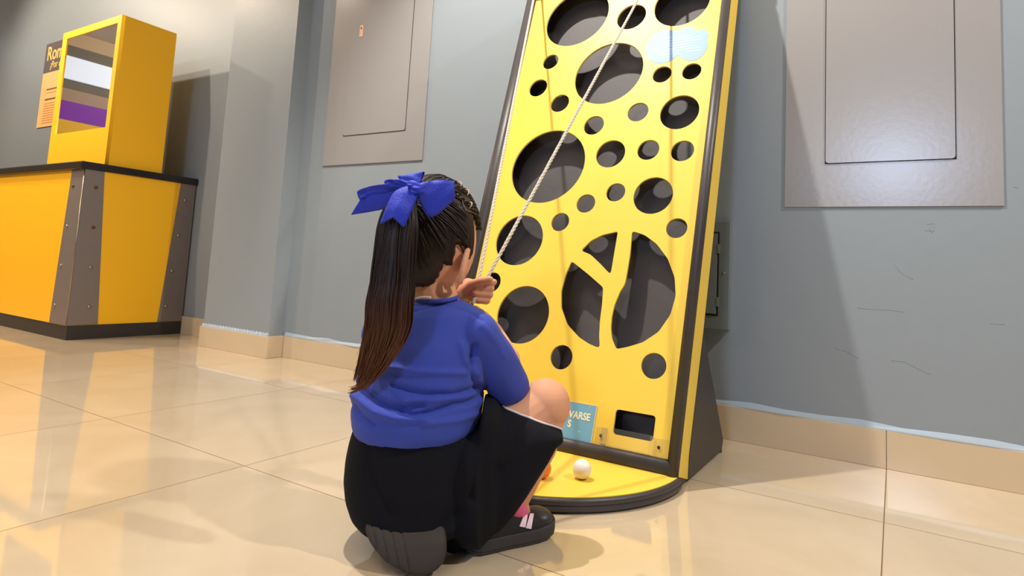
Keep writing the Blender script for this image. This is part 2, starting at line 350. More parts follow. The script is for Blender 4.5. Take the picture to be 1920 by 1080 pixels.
# hairline scratches and dents in the plaster: shallow raised strokes
b = MB()
def wallpt(px, py, y=YW):
    d = at(px, py, 1) - CP; t = (y - CP.y) / d.y; return CP + d * t
for line in ([(1677, 494), (1690, 511), (1712, 524)], [(1608, 577), (1640, 580), (1668, 581), (1695, 585)], [(1672, 676), (1695, 678), (1720, 690), (1745, 702)],
             [(1566, 653), (1590, 660), (1610, 672)], [(1857, 606), (1884, 608)], [(1738, 420), (1750, 419)], [(1742, 427), (1748, 437)], [(1734, 432), (1752, 433)],
             [(878, 266), (886, 272), (890, 280)], [(1900, 350), (1908, 352)]):
    P = cr([wallpt(*q) for q in line], 4); b.tube(P, [0.0006] * len(P), 6)
struct(b.build('trim_2', m_wall, smooth=True))
# ------------------------------------------------------------------ wall panels
def panel(name, x0, x1, z0, z1, dx0, dx1, dz0, dz1, label, th=0.004):
    t = thing(name, ((x0 + x1) / 2, YW, z0), label, 'access panel')
    MB().box((x0, YW - th, z0), (x1, YW, z1)).build('frame', m_panel, t, bevel=0.001)
    g = 0.0022
    MB().box((dx0 - g, YW - th - 0.0006, dz0 - g), (dx1 + g, YW - th + 0.001, dz1 + g)).build('seam', m_gap, t)
    b = MB(); r = 0.008; pts = []
    for cx, cz, a0 in ((dx1 - r, dz1 - r, 0), (dx0 + r, dz1 - r, 90), (dx0 + r, dz0 + r, 180), (dx1 - r, dz0 + r, 270)):
        for k in range(5): a = math.radians(a0 + 22.5 * k); pts.append((cx + r * math.cos(a), YW - th - 0.003, cz + r * math.sin(a)))
    b.prism(pts, (0, 0.004, 0)); d = b.build('door', m_panel, t)
    return t, d
t, d = panel('access_panel', -2.262, -1.663, 0.893, 2.0, -2.138, -1.768, 1.027, 1.86, 'tall painted metal access panel on the wall beside the pillar', 0.006)
lb = MB().box((-2.084, YW - 0.0108, 1.484), (-2.062, YW - 0.009, 1.538)).build('latch', mat('latch_label', rgb(224, 176, 150), 0.4), d)
MB().ball((-2.0745, YW - 0.0110, 1.524), (0.004, 0.0015, 0.004), 12, 6).build('keyhole', m_gap, d)
t, d = panel('access_panel', -0.2747, 0.2342, 0.688, 1.75, -0.167, 0.1356, 0.8135, 1.62, 'wide painted metal access panel right of the yellow board')
# small electrical box low on the wall, half hidden by the board
t = thing('electrical_box', (-0.6, YW, 0.316), 'small grey electrical box low on the wall behind the yellow board', 'electrical box')
y0 = YW - 0.022
MB().box((-0.78, y0, 0.318), (-0.4215, YW, 0.644)).build('frame', m_panel2, t, bevel=0.0015)
MB().box((-0.74, y0 - 0.0008, 0.3575), (-0.4525, y0 + 0.001, 0.6115)).build('seam', m_gap, t)
d = MB().box((-0.735, y0 - 0.004, 0.3635), (-0.4585, y0, 0.606)).build('door', m_panel2, t, bevel=0.001)
for z in (0.40, 0.56): MB().box((-0.4580, y0 - 0.005, z - 0.014), (-0.4515, y0, z + 0.014)).build('hinge', m_panel2, d)
MB().ball((-0.438, y0, 0.488), (0.004, 0.003, 0.004), 12, 6).build('screw', m_bolt, t, smooth=True)
# ------------------------------------------------------------------ yellow counter
XC, YC = -3.440, 1.472
t = thing('counter', (-4.4, 1.76, 0), 'yellow counter with black top and bolted grey corner plates', 'counter')
MB().box((-5.7, YC, 0.070), (XC, 2.05, 0.846)).build('body', m_yel2, t)
MB().box((-5.68, YC + 0.004, 0), (XC + 0.004, 2.045, 0.070)).build('plinth', m_blkw, t)
MB().box((-5.75, YC - 0.024, 0.846), (XC + 0.012, 2.058, 0.884)).build('countertop', m_top, t, bevel=0.006)
def plate(poly, nrm, name='corner_plate'):
    return MB().prism(poly, nrm).build(name, m_grey, t, bevel=0.0008)
p1 = plate([(XC - 0.131, YC, 0.846), (XC + 0.003, YC, 0.846), (XC + 0.003, YC, 0.072), (XC - 0.176, YC, 0.072)], (0, -0.003, 0))
p2 = plate([(XC, YC - 0.003, 0.846), (XC, 1.561, 0.846), (XC, 1.613, 0.072), (XC, YC - 0.003, 0.072)], (0.003, 0, 0))
p3 = plate([(XC, 1.962, 0.846), (XC, 2.05, 0.846), (XC, 2.05, 0.072), (XC, 1.912, 0.072)], (0.003, 0, 0))
MB().tube([(XC + 0.002, YC - 0.002, 0.074), (XC + 0.002, YC - 0.002, 0.845)], 0.003, 8).build('corner_bead', m_bolt, t, smooth=True)
def bolt(c, nrm, par, m):
    n = Vector(nrm); a = n.orthogonal().normalized(); bb = n.cross(a)
    MB().ball(c, (0.009, 0.009, 0.006), 12, 6, axes=(a, bb, n)).build('bolt', m, par, smooth=True)
for i, (x, z) in enumerate(((-3.535, .761), (-3.551, .556), (-3.562, .358), (-3.575, .160))): bolt((x, YC - 0.004, z), (0, -1, 0), p1, m_bolt if i else m_rust)
for i, (y, z) in enumerate(((1.528, .760), (1.539, .558), (1.548, .357), (1.563, .160))): bolt((XC + 0.004, y, z), (1, 0, 0), p2, m_rust if i < 2 else m_bolt)
for i, (y, z) in enumerate(((1.994, .753), (1.977, .550), (1.964, .351), (1.950, .156))): bolt((XC + 0.004, y, z), (1, 0, 0), p3, m_bolt)
# mirrored tower on the counter
t = thing('mirror_box', (-3.8, 1.7, 0.884), 'tall yellow box with a mirror set in its front, standing on the counter', 'display box')
TX0, TX1, TY0, TY1, TZ0, TZ1 = -4.126, -3.464, 1.568, 1.862, 0.884, 1.690
wx0, wx1, wz0, wz1 = -4.072, -3.503, 1.085, 1.650
def fr(u, v, w): return (u, TY0 + 0.009 + w, v)
MB().box((TX0, TY0 + 0.0181, TZ0), (TX1, TY1, TZ1)).build('case', m_yel2, t, bevel=0.001)
flatcurve('front_frame', [[(TX0, TZ0), (TX1, TZ0), (TX1, TZ1), (TX0, TZ1)], [(wx0, wz0), (wx1, wz0), (wx1, wz1), (wx0, wz1)]], m_yel2, t, fr, 0.018)
MB().box((wx0, TY0 + 0.004, wz0), (wx1, TY0 + 0.0179, wz1)).build('mirror', m_mirror, t)
# poster behind the tower
t = thing('poster', (-5.0, 2.055, 1.35), 'peach and grey wall poster partly hidden behind the mirror box', 'poster')
px0, px1, pz0, pz1 = -5.67, -4.75, 1.352, 2.022; zh = 1.785
MB().box((px0, 2.053, pz0), (px1, YL - .0004, zh)).build('panel', m_poster, t)
MB().box((px0, 2.052, zh), (px1, YL - .0004, pz1)).build('header', m_poster2, t)
tf = lambda x, y, z: (px0 + 0.03 + x, 2.0515 - z, y)
text('heading', 'Romp', 0.155, m_postxt, t, lambda x, y, z: (px0 + 0.035 + x * .92, 2.0512 - z, 1.885 + y), bold=0.003)
text('subheading', '¿Por qué', 0.078, m_postxt, t, lambda x, y, z: (px0 + 0.11 + x * .9, 2.0512 - z, 1.815 + y), bold=0.001)
b = MB(); b2 = MB()
b2.box((px0 + 0.10, 2.0520, 1.640), (px0 + 0.34, 2.0535, 1.651)); b2.box((px0 + 0.09, 2.0520, 1.560), (px0 + 0.28, 2.0535, 1.573))
for i in range(9): b.box((px0 + 0.085, 2.0520, 1.530 - i * .019), (px0 + 0.44 + 0.05 * math.sin(i * 2.2), 2.0535, 1.538 - i * .019))
b.box((px0 + 0.10, 2.0520, 1.615), (px0 + 0.40, 2.0535, 1.622))
b.build('body_print', m_posline, t); b2.build('subtitle_print', m_posdark, t)
# ------------------------------------------------------------------ leaning board
TH = math.radians(17.6)
BO = Vector((-.405, 1.402, .030)); BV = Vector((0, math.sin(TH), math.cos(TH))); BN = Vector((0, -math.cos(TH), math.sin(TH)))
def B(u, v, n=0.0): return BO + Vector((u, 0, 0)) + BV * v + BN * n
VT = 1.53
uLo = lambda v: -.688 - .028 * v
uLi = lambda v: -.650 - .028 * v
t = thing('game_board', (-.75, 1.6, 0), 'tall leaning yellow ball-maze board full of round holes, black edged', 'game board')
board = t
HO = [(-0.5074,1.3558,.1148),(-0.308,1.3184,.0484),(-0.1482,1.3376,.086),(-0.3526,1.1106,.1128),(-0.5719,1.1868,.0289),(-0.5974,1.0865,.0332),(-0.5023,1.0165,.0322),(-0.177,1.08,.0284),(-0.0897,1.0784,.0276),(-0.3677,.9234,.0326),(-0.2331,.9565,.0318),(-0.1095,.9438,.0555),(-0.4987,.7912,.1247),(-0.2969,.8217,.0449),(-0.1839,.8275,.0319),(-0.0863,.8184,.0319),(-0.1512,.6854,.0549),(-0.2604,.697,.0283),(-0.3461,.6634,.029),(-0.4164,.6053,.0286),(-0.0749,.5904,.0278),(-0.5412,.5465,.0793),(-0.6021,.4116,.0306),(-0.4765,.3258,.0823),(-0.3344,.2235,.0318),(-0.0878,.2326,.031)]
polys = [[(uLi(0.031) - .004, .028), (-.0240, .028), (-.0240, VT - .03), (uLi(VT) - .004, VT - .03)]]
for a, bb, r in HO: polys.append([(a + r * math.cos(2 * PI * i / 64), bb + r * math.sin(2 * PI * i / 64)) for i in range(64)])
PA = [(-.3324,.5226),(-.3094,.5501),(-.2775,.5682),(-.2345,.5792),(-.2349,.5181),(-.2351,.4640),(-.2372,.4592),(-.2421,.4604),(-.2708,.4846),(-.3036,.5095),(-.328,.5175)]
PB = [(-.3579,.4839),(-.3677,.4476),(-.3714,.4013),(-.3617,.3539),(-.3354,.3108),(-.2953,.2806),(-.2623,.266),(-.2370,.2597),(-.2331,.2640),(-.239,.2893),(-.2438,.3294),(-.2454,.3735),(-.2501,.4184),(-.2959,.45),(-.3431,.4799),(-.353,.4855)]
PC = [(-.1944,.575),(-.190,.5795),(-.159,.5704),(-.1223,.5457),(-.0876,.5057),(-.0639,.457),(-.0554,.409),(-.0628,.3609),(-.0864,.3159),(-.1227,.2855),(-.1617,.2692),(-.1886,.2614),(-.2041,.2861),(-.2117,.3143),(-.2139,.3448),(-.2114,.3748),(-.2014,.4129),(-.1967,.4200),(-.1917,.4352),(-.1908,.4719),(-.1905,.5136)]
def chaikin(p, it=2, q=.22):
    for _ in range(it):
        o = []
        for i in range(len(p)):
            a, c = p[i], p[(i + 1) % len(p)]
            L_ = math.hypot(c[0] - a[0], c[1] - a[1]); f = min(q, .004 / max(L_, 1e-6))
            o += [(a[0] + (c[0] - a[0]) * f, a[1] + (c[1] - a[1]) * f), (c[0] - (c[0] - a[0]) * f, c[1] - (c[1] - a[1]) * f)]
        p = o
    return p
polys += [chaikin(PA), chaikin(PB), chaikin(PC)]
def rrect(u0, v0, u1, v1, r=.008):
    o = []
    for cx, cy, a0 in ((u1 - r, v1 - r, 0), (u0 + r, v1 - r, 90), (u0 + r, v0 + r, 180), (u1 - r, v0 + r, 270)):
        for k in range(5): a = math.radians(a0 + 22.5 * k); o.append((cx + r * math.cos(a), cy + r * math.sin(a)))
    return o
polys.append(rrect(-.1652, .0618, -.0668, .1191))
face = flatcurve('face_panel', polys, m_yel, t, lambda x, y, z: B(x, y, z - .003), 0.006)
D = .077
flatcurve('bounce_blocker', polys, m_innerside, t, lambda x, y, z: B(x, y, z - .0068), 0.0012)  # added dark sheet behind the face, cuts light bouncing inside the box
def slab(u0f, u1f, v0, v1, n0, n1, name, m, bevel=0):
    b = MB(); b.hexa([B(u0f(v0), v0, n0), B(u1f(v0), v0, n0), B(u1f(v0), v0, n1), B(u0f(v0), v0, n1), B(u0f(v1), v1, n0), B(u1f(v1), v1, n0), B(u1f(v1), v1, n1), B(u0f(v1), v1, n1)])
    return b.build(name, m, t, bevel=bevel)
slab(lambda v: uLo(v) + .010, lambda v: -.010, .0, VT - .005, -D + .001, -D + .006, 'back_panel', m_inner)
slab(lambda v: -.010, lambda v: 0, 0, VT, -D, -.001, 'side_panel', m_yel)
slab(uLo, lambda v: uLo(v) + .010, 0, VT, -D, -.001, 'side_panel', m_yel)
slab(lambda v: -.014, lambda v: -.0101, 0.004, VT - .01, -D + .006, -.0065, 'inner_lining', m_innerside)
slab(lambda v: uLo(v) + .0101, lambda v: uLo(v) + .014, 0.004, VT - .01, -D + .006, -.0065, 'inner_lining', m_innerside)
slab(lambda v: uLo(v) + .010, lambda v: -.010, 0.0, .006, -D + .006, -.001, 'bottom_panel', m_innerside)
slab(uLo, lambda v: 0, VT - .006, VT, -D, -.001, 'top_panel', m_yel)
# padded black edging: half-round section
def halfround(p0, p1, side, name='bumper'):
    """p0,p1: (u_outer,u_inner,v) ends"""
    R = []
    for (uo, ui, v) in (p0, p1):
        c = (uo + ui) / 2; w = abs(uo - ui) / 2; ring = []
        for k in range(13): a = PI * k / 12; ring.append(B(c + w * math.cos(a), v, -.002 + .015 * math.sin(a) ** .7))
        R.append(ring)
    return MB().rings(R).build(name, m_blk, t, smooth=True)
halfround((-.0005, -.0275, -.004), (-.0005, -.0275, VT), 1)
halfround((uLo(0), uLi(0), -.004), (uLo(VT), uLi(VT), VT), -1)
R = []
for u in (uLo(0) + .01, -.012):
    ring = []
    for k in range(13): a = PI * k / 12; ring.append(B(u, .013 + .0185 * math.cos(a), -.002 + .015 * math.sin(a) ** .7))
    R.append(ring)
MB().rings(R).build('bumper', m_blk, t, smooth=True)
R = []
for u in (uLo(VT), 0):
    ring = []
    for k in range(13): a = PI * k / 12; ring.append(B(u, VT - .014 + .0185 * math.cos(a), -.002 + .015 * math.sin(a) ** .7))
    R.append(ring)
MB().rings(R).build('bumper', m_blk, t, smooth=True)
# side brackets
for x in (-.415, -1.093):
    MB().prism([(x, 1.475, .006), (x, 1.798, .004), (x, 1.812, .03), (x, 1.578, .330), (x, 1.48, .060)], (.012, 0, 0)).build('bracket', m_blkw, t, bevel=.001)
b = MB(); b.hexa([(-1.08, 1.795, .006), (-.416, 1.795, .006), (-.416, 1.805, .006), (-1.08, 1.805, .006), (-1.08, 1.588, .300), (-.416, 1.588, .300), (-.416, 1.598, .300), (-1.08, 1.598, .300)]); b.build('rear_panel', m_blkw, t)
for x in (-.413, -1.090): MB().tube([(x + .005, 1.79, 0), (x + .005, 1.79, .008)], .007, 12).build('foot', m_blk, t)
# round front tray with black rim
n = 64; cxb, cyb, rb = -.7495, 1.402, .3465
arc = lambda r, k: (cxb + r * math.cos(PI + PI * k / n), cyb + r * math.sin(PI + PI * k / n))
base = MB().prism([(*arc(rb - .004, k), .004) for k in range(n + 1)] + [(cxb + rb - .004, 1.475, .004), (cxb - rb + .004, 1.475, .004)], (0, 0, .0235)).build('tray', m_blkw, t)
MB().prism([(*arc(rb - .003, k), .0275) for k in range(n + 1)] + [(cxb + rb - .003, 1.43, .0275), (cxb - rb + .003, 1.43, .0275)], (0, 0, .0025)).build('tray_top', m_yel, t)
R = []
for k in range(n + 1):
    a = PI + PI * k / n; d = Vector((math.cos(a), math.sin(a), 0)); c0 = Vector((cxb, cyb, 0)); ring = []
    for rr, z in ((rb - .004, .001), (rb + .0, .001), (rb + .005, .006), (rb + .006, .013), (rb + .002, .0155), (rb + .005, .018), (rb + .004, .024), (rb + .0, .0285), (rb - .004, .028)):
        ring.append(c0 + d * rr + Vector((0, 0, z)))
    R.append(ring)
MB().rings(R).build('tray_rim', m_blk, t, smooth=True)
# pulleys and rope guide bar near the board's top edge
MB().tube([B(-.760, 1.505, .037), B(-.03, 1.505, .037)], .006, 12).build('rope_bar', m_bolt, t, smooth=True)
for u in (-.70, -.03): MB().tube([B(u, 1.505, .0), B(u, 1.505, .04)], .007, 10).build('bar_bracket', m_blk, t)
# cloud sticker
cl = [(-.24,1.1788),(-.2348,1.2088),(-.2174,1.2324),(-.1963,1.2417),(-.1702,1.2389),(-.1509,1.2297),(-.1421,1.2313),(-.1305,1.2389),(-.1145,1.2391),(-.0995,1.2307),(-.0896,1.2191),(-.0795,1.2225),(-.0654,1.2187),(-.0547,1.206),(-.0541,1.1911),(-.0569,1.1853),(-.0522,1.1635),(-.0561,1.1434),(-.0662,1.1264),(-.0803,1.1163),(-.0991,1.1162),(-.1173,1.1243),(-.129,1.1345),(-.1368,1.1411),(-.1465,1.1331),(-.1594,1.1225),(-.1806,1.1205),(-.203,1.1251),(-.2233,1.139),(-.2343,1.1581)]
clp = [(p.x, p.y) for p in cr([(a, c, 0) for a, c in cl + cl[:1]], 4)[:-1]]
st = flatcurve('cloud_sticker', [clp], m_cloud, t, lambda x, y, z: B(x, y, z + .0004), 0.0006)
b = MB()
for i, (u0, u1, v) in enumerate(((-.215,-.165,1.210),(-.160,-.10,1.207),(-.225,-.075,1.197),(-.228,-.07,1.187),(-.228,-.11,1.177),(-.225,-.085,1.167),(-.226,-.07,1.158),(-.22,-.15,1.149),(-.115,-.07,1.149),(-.215,-.16,1.140))):
    b.hexa([B(u0, v, .0007), B(u1, v, .0007), B(u1, v, .0009), B(u0, v, .0009), B(u0, v + .0026, .0007), B(u1, v + .0026, .0007), B(u1, v + .0026, .0009), B(u0, v + .0026, .0009)])
b.build('sticker_print', m_cloudtxt, st)
# blue sign plate
sg = MB().hexa([B(-.50, .027, .0002), B(-.2135, .027, .0002), B(-.2135, .027, .0022), B(-.50, .027, .0022), B(-.50, .1178, .0002), B(-.2135, .1178, .0002), B(-.2135, .1178, .0022), B(-.50, .1178, .0022)]).build('sign_plate', m_sign, t)
b = MB()
for (u0, v0, u1, v1) in ((-.2148, .027, -.2132, .1182), (-.50, .1170, -.2135, .1184), (-.50, .0262, -.2135, .0276)):
    b.hexa([B(u0, v0, .0003), B(u1, v0, .0003), B(u1, v0, .0026), B(u0, v0, .0026), B(u0, v1, .0003), B(u1, v1, .0003), B(u1, v1, .0026), B(u0, v1, .0026)])
for (u, v, s_) in ((-.232, .111, .002), (-.2355, .104, .0016), (-.228, .0665, .0013), (-.25, .049, .0024), (-.2225, .095, .0012)):
    b.hexa([B(u - s_, v, .0022), B(u + s_, v + s_, .0022), B(u + s_, v + s_, .0024), B(u - s_, v, .0024), B(u - s_ * .4, v + s_, .0022), B(u + s_ * 1.2, v + 2 * s_, .0022), B(u + s_ * 1.2, v + 2 * s_, .0024), B(u - s_ * .4, v + s_, .0024)])
b.build('worn_edge', m_signedge, sg)
text('lettering', 'VARSE', .0238, m_signtxt, sg, lambda x, y, z: B(-.2258 + x * .86, .0800 + y, .0026 + z), 'RIGHT', .0003, .0006)
text('lettering', 'S', .0238, m_signtxt, sg, lambda x, y, z: B(-.2735 + x * .86, .0575 + y, .0026 + z), 'RIGHT', .0003, .0006)
# clear acrylic ball catcher under the slot
ac = MB()
def abox(u0, u1, v0, v1, n0, n1):
    ac.hexa([B(u0, v0, n0), B(u1, v0, n0), B(u1, v0, n1), B(u0, v0, n1), B(u0, v1, n0), B(u1, v1, n0), B(u1, v1, n1), B(u0, v1, n1)])
abox(-.2085, -.1775, .031, .072, .0005, .0035); abox(-.064, -.0305, .031, .072, .0005, .0035)
abox(-.1805, -.1775, .031, .072, .0036, .034); abox(-.064, -.061, .031, .072, .0036, .034)
abox(-.1774, -.0641, .031, .034, .0036, .034); abox(-.1805, -.061, .031, .072, .0341, .037)
act = ac.build('catch_tray', m_acr, t, bevel=.0006)
for u in (-.192, -.0505): MB().ball(B(u, .052, .0036), (.0038, .0038, .0015), 14, 6, axes=(Vector((1, 0, 0)), BV, BN)).build('screw', m_gap, act, smooth=True)
# ------------------------------------------------------------------ balls
zt = .030
bw = MB().ball((0, 0, 0), .0200, 40, 24).build('ball', m_white, smooth=True); bw.location = (-.565, 1.245, zt + .0201)
tag(bw, 'small white plastic ball resting on the yellow front tray', 'ball', 'balls on the tray')
bo = MB().ball((0, 0, 0), .0200, 40, 24).build('ball', m_orange, smooth=True); bo.location = (-.633, 1.192, zt + .0201)
tag(bo, "orange plastic ball on the tray, mostly hidden behind the person's shin", 'ball', 'balls on the tray')
# ------------------------------------------------------------------ person
pt = thing('person', (-.64, .88, 0), 'child in blue shirt and black shorts crouching with back turned, pulling ropes', 'person')
HC = at(812, 449, 1.125)
HX, HY, HZ = .074, .088, .110
ca_, sa_ = math.cos(math.radians(20)), math.sin(math.radians(20))
def FV(x, y, z): return Vector((x * ca_ - y * sa_, x * sa_ + y * ca_, z))
Rv = CR; Wv = CW; UP = Vector((0, 0, 1))
XR = Vector((1, 0, 0)); YF = Vector((0, 1, 0))
def ringH(l, r, py, dep, hd, n=32, e=2.3, dy=0):
    c = at((l + r) / 2, py, dep); a = (r - l) / 2 * dep / F; out = []
    for k in range(n):
        q = 2 * PI * k / n; cs, sn = math.cos(q), math.sin(q)
        out.append(c + Rv * (a * math.copysign(abs(cs) ** (2 / e), cs)) + Wv * (hd * math.copysign(abs(sn) ** (2 / e), sn)) - CU * (dy * cs * dep / F))
    return out
# --- body: one continuous skin
b = MB()
b.ball(HC, (HX, HY, HZ), 28, 18)
jaw = HC + FV(0, .020, -.062); b.ball(jaw, (.050, .055, .050), 20, 12)
b.ball(HC + FV(0, .048, -.094), (.024, .022, .018), 16, 10)           # chin
b.cap(HC + FV(0, .076, -.018), HC + FV(0, .089, -.040), .007, .011, 12)   # nose
for s_ in (-1, 1):
    b.ball(HC + FV(s_ * .030, .060, -.045), (.022, .018, .020), 14, 10)  # cheeks
neck0 = at(822, 590, 1.085); b.cap(HC + Vector((0, -.012, -.060)), neck0, .041, .043)
b.cap(at(812, 650, 1.085), at(795, 850, 1.07), .060, .070)                   # trunk
b.cap(at(745, 628, 1.12), at(875, 628, 1.05), .028, .028)                   # shoulders
# right arm
RS, RE, RW = at(890, 634, 1.058), at(962, 733, 1.105), at(926, 620, 1.185)
b.chain([RS, RE], [.024, .022]); b.chain([RE, at(952, 672, 1.14), RW], [.023, .0225, .016])
# left arm
LS, LE, LW = at(715, 632, 1.135), at(788, 660, 1.245), at(857, 553, 1.200)
b.chain([LS, LE], [.025, .024]); b.chain([LE, LE.lerp(LW, .4), LW], [.024, .023, .0155])
# left hand: palm towards the camera, fist round the rope
b.chain([LW, at(880, 541, 1.205)], [.0155, .0175])
b.chain([at(877, 533, 1.212), at(894, 536, 1.215)], [.0125, .0105]); b.chain([at(877, 552, 1.210), at(897, 560, 1.213)], [.0135, .0105])
b.chain([at(892, 531, 1.214), at(919, 528, 1.210), at(926, 529, 1.196), at(917, 530, 1.190)], [.0075, .0070, .0066, .0056])   # index
b.chain([at(894, 541, 1.216), at(920, 540, 1.210), at(921, 541, 1.194), at(895, 541, 1.186)], [.0078, .0072, .0068, .0060])   # middle
b.chain([at(894, 551, 1.216), at(918, 552, 1.210), at(919, 553, 1.193), at(890, 550.5, 1.184)], [.0076, .0070, .0066, .0060])  # ring
b.chain([at(893, 562, 1.214), at(912, 565, 1.208), at(914, 564, 1.192), at(894, 562.5, 1.185)], [.0072, .0066, .0062, .0055])  # little
b.chain([at(868, 548, 1.196), at(884, 533, 1.190), at(902, 527, 1.184), at(919, 524, 1.182)], [.0105, .0088, .0075, .0066])   # thumb
# right hand, a little lower on the ropes, behind the shoulder
HRC = at(903, 598, 1.190)
b.chain([RW, HRC], [.016, .017])
for k in range(4):
    yy = 586 + k * 9.5
    b.chain([at(902, yy, 1.200), at(893, yy + 1, 1.212), at(884, yy + 1, 1.200), at(888, yy + 1, 1.188)], [.0078, .0070, .0064, .0056])
b.chain([at(905, 600, 1.178), at(900, 586, 1.178), at(892, 579, 1.186)], [.009, .0078, .0066])
# legs
RH, RK, RA = at(866, 880, 1.055), at(1023, 759, 1.105), at(967, 940, 1.072)
b.chain([RH, RH.lerp(RK, .55), RK], [.050, .050, .0425]); b.ball(RK, (.0445, .0445, .0465), 24, 16)
b.chain([RK, RK.lerp(RA, .42) + CR * .005, RA], [.040, .0375, .0215])
b.chain([RA, at(978, 974, 1.09), at(1008, 992, 1.12)], [.0215, .018, .014])
LH = at(755, 880, 1.085); LK = at(800, 900, 1.245); LA = at(742, 950, 1.020)
b.chain([LH, LK], [.050, .042]); b.chain([LK, LK.lerp(LA, .4), LA], [.040, .036, .025]); b.chain([LA, at(765, 1015, .985)], [.022, .016])
b.ball(at(795, 880, 1.065), (.075, .06, .06), 20, 12)
me = vox(b, .0022, 3)
body = link('body', shift(me, ORG[pt.name]), m_skin, pt, smooth=True)
# ears
def ear(s_):
    o = HC + Vector((s_ * (HX - .001), -.004, -.046)); ax = Vector((0, .28, 1)).normalized(); fw = Vector((s_ * .55, -.84, .1)).normalized()
    e = MB()
    rim = []
    for k in range(15):
        a = math.radians(-115 + 260 * k / 14); rim.append(o + ax * (.029 * math.sin(a)) + fw * (.007 + .020 * math.cos(a)) + Vector((s_ * .004, 0, 0)))
    e.tube(rim, [.0038 + .0014 * math.sin(PI * k / 14) for k in range(15)], 8)
    c = o + fw * .006
    e.ball(c, (.0235, .0135, .004), 18, 10, axes=(ax, fw, ax.cross(fw)))
    e.ball(o - ax * .026 + fw * .004, (.0065, .0060, .0045), 12, 8)
    e.ball(o + fw * .001 - ax * .004 + Vector((s_ * .003, .004, 0)), (.004, .006, .009), 10, 8)
    return link('ear', shift(vox(e, .0011, 3), ORG[pt.name]), m_skin, pt, smooth=True)
ear(1); ear(-1)
# face features on the far side of the head
for s_ in (-1, 1):
    c = HC + FV(s_ * .030, .0725, -.012)
    ey = MB().ball(c - FV(0, .0015, 0), (.0115, .008, .0068), 16, 10).build('eye', m_eye, pt, smooth=True)
    MB().ball(c + FV(0, .0050, 0), (.0046, .0028, .0050), 14, 8).build('iris', m_iris, ey, smooth=True)
    MB().tube(cr([HC + FV(s_ * .016, .083, .010), HC + FV(s_ * .031, .080, .015), HC + FV(s_ * .046, .071, .010)], 4), .0018, 6).build('eyebrow', m_hair, pt, smooth=True)
MB().tube(cr([HC + FV(-.020, .070, -.070), HC + FV(0, .0795, -.068), HC + FV(.020, .070, -.070)], 5), [.002, .003, .0035, .004, .0042, .0042, .0042, .004, .0035, .003, .002], 8).build('mouth', m_lip, pt, smooth=True)
# --- hair: close cap plus combed strands, braids, ponytail
def hdir(px, py):       # direction on the head for a photo point on its near side
    d = (at(px, py, 1) - CP).normalized(); E = lambda v: Vector((v.x / HX, v.y / HY, v.z / HZ))
    o = E(CP - HC); dd = E(d); A = dd.dot(dd); Bq = 2 * o.dot(dd); Cq = o.dot(o) - 1.12
    disc = max(Bq * Bq - 4 * A * Cq, 0); tt = (-Bq - math.sqrt(disc)) / (2 * A); return (o + dd * tt).normalized()
def hs(d, off): d = d.normalized(); return HC + Vector((d.x * (HX + off), d.y * (HY + off), d.z * (HZ + off)))
def hg(d):
    d = d.normalized()
    return min(max(.30 - d.y, d.z - .50), d.z + .80, max(-.26 - d.y, d.z + .10 + .20 * max(0, min(1, (d.y + .02) * 12))), max(-.44 - d.y, d.z + .42)) + .012 * math.sin(d.x * 37 + d.z * 23) * math.sin(d.y * 31)
def hairy(d): return hg(d) > 0
def soft(d): return max(0, min(1, hg(d) / .14))
N1, N2 = 220, 140
V_ = []
for j in range(N2 + 1):
    ph = PI * j / N2
    for i in range(N1):
        th = 2 * PI * i / N1; V_.append(Vector((math.sin(ph) * math.cos(th), math.sin(ph) * math.sin(th), math.cos(ph))))
offs = [max(-.5, min(1, hg(d) / .10)) for d in V_]
hb = MB(); hb.v = [hs(d, -.0012 + .0075 * o) for d, o in zip(V_, offs)]
for j in range(N2):
    for i in range(N1):
        q = (j * N1 + i, j * N1 + (i + 1) % N1, (j + 1) * N1 + (i + 1) % N1, (j + 1) * N1 + i)
        if max(offs[k] for k in q) > -.45: hb.f.append(q)
hair = hb.build('hair', m_hair, pt, smooth=True)
DB = hdir(772, 372)
st_ = MB()
def slerp(a, bb, t):
    w = math.acos(max(-1, min(1, a.dot(bb))));
    if w < 1e-4: return a
    return (a * math.sin((1 - t) * w) + bb * math.sin(t * w)) / math.sin(w)
rng = random.Random(3)
starts = []
for k in range(3000):
    d = Vector((rng.gauss(0, 1), rng.gauss(0, 1), rng.gauss(0, 1))).normalized()
    if hairy(d) and (soft(d) < 1 or rng.random() < .25): starts.append(d)
starts = starts[:700]
for d in starts:
    n = 12; lift = rng.uniform(.004, .0095); jit = Vector((rng.gauss(0, .05), rng.gauss(0, .05), rng.gauss(0, .05)))
    e = (DB + jit).normalized()
    P = [hs(slerp(d, e, t / n), -.001 + lift * min(1, t / 3) + .006 * (t / n) ** 3) for t in range(n + 1)]
    st_.tube(P, [.0004] + [rng.uniform(.0008, .0018)] * (n - 1) + [.0012], 5)
st_.build('combed_strands', m_hair, hair, smooth=True)
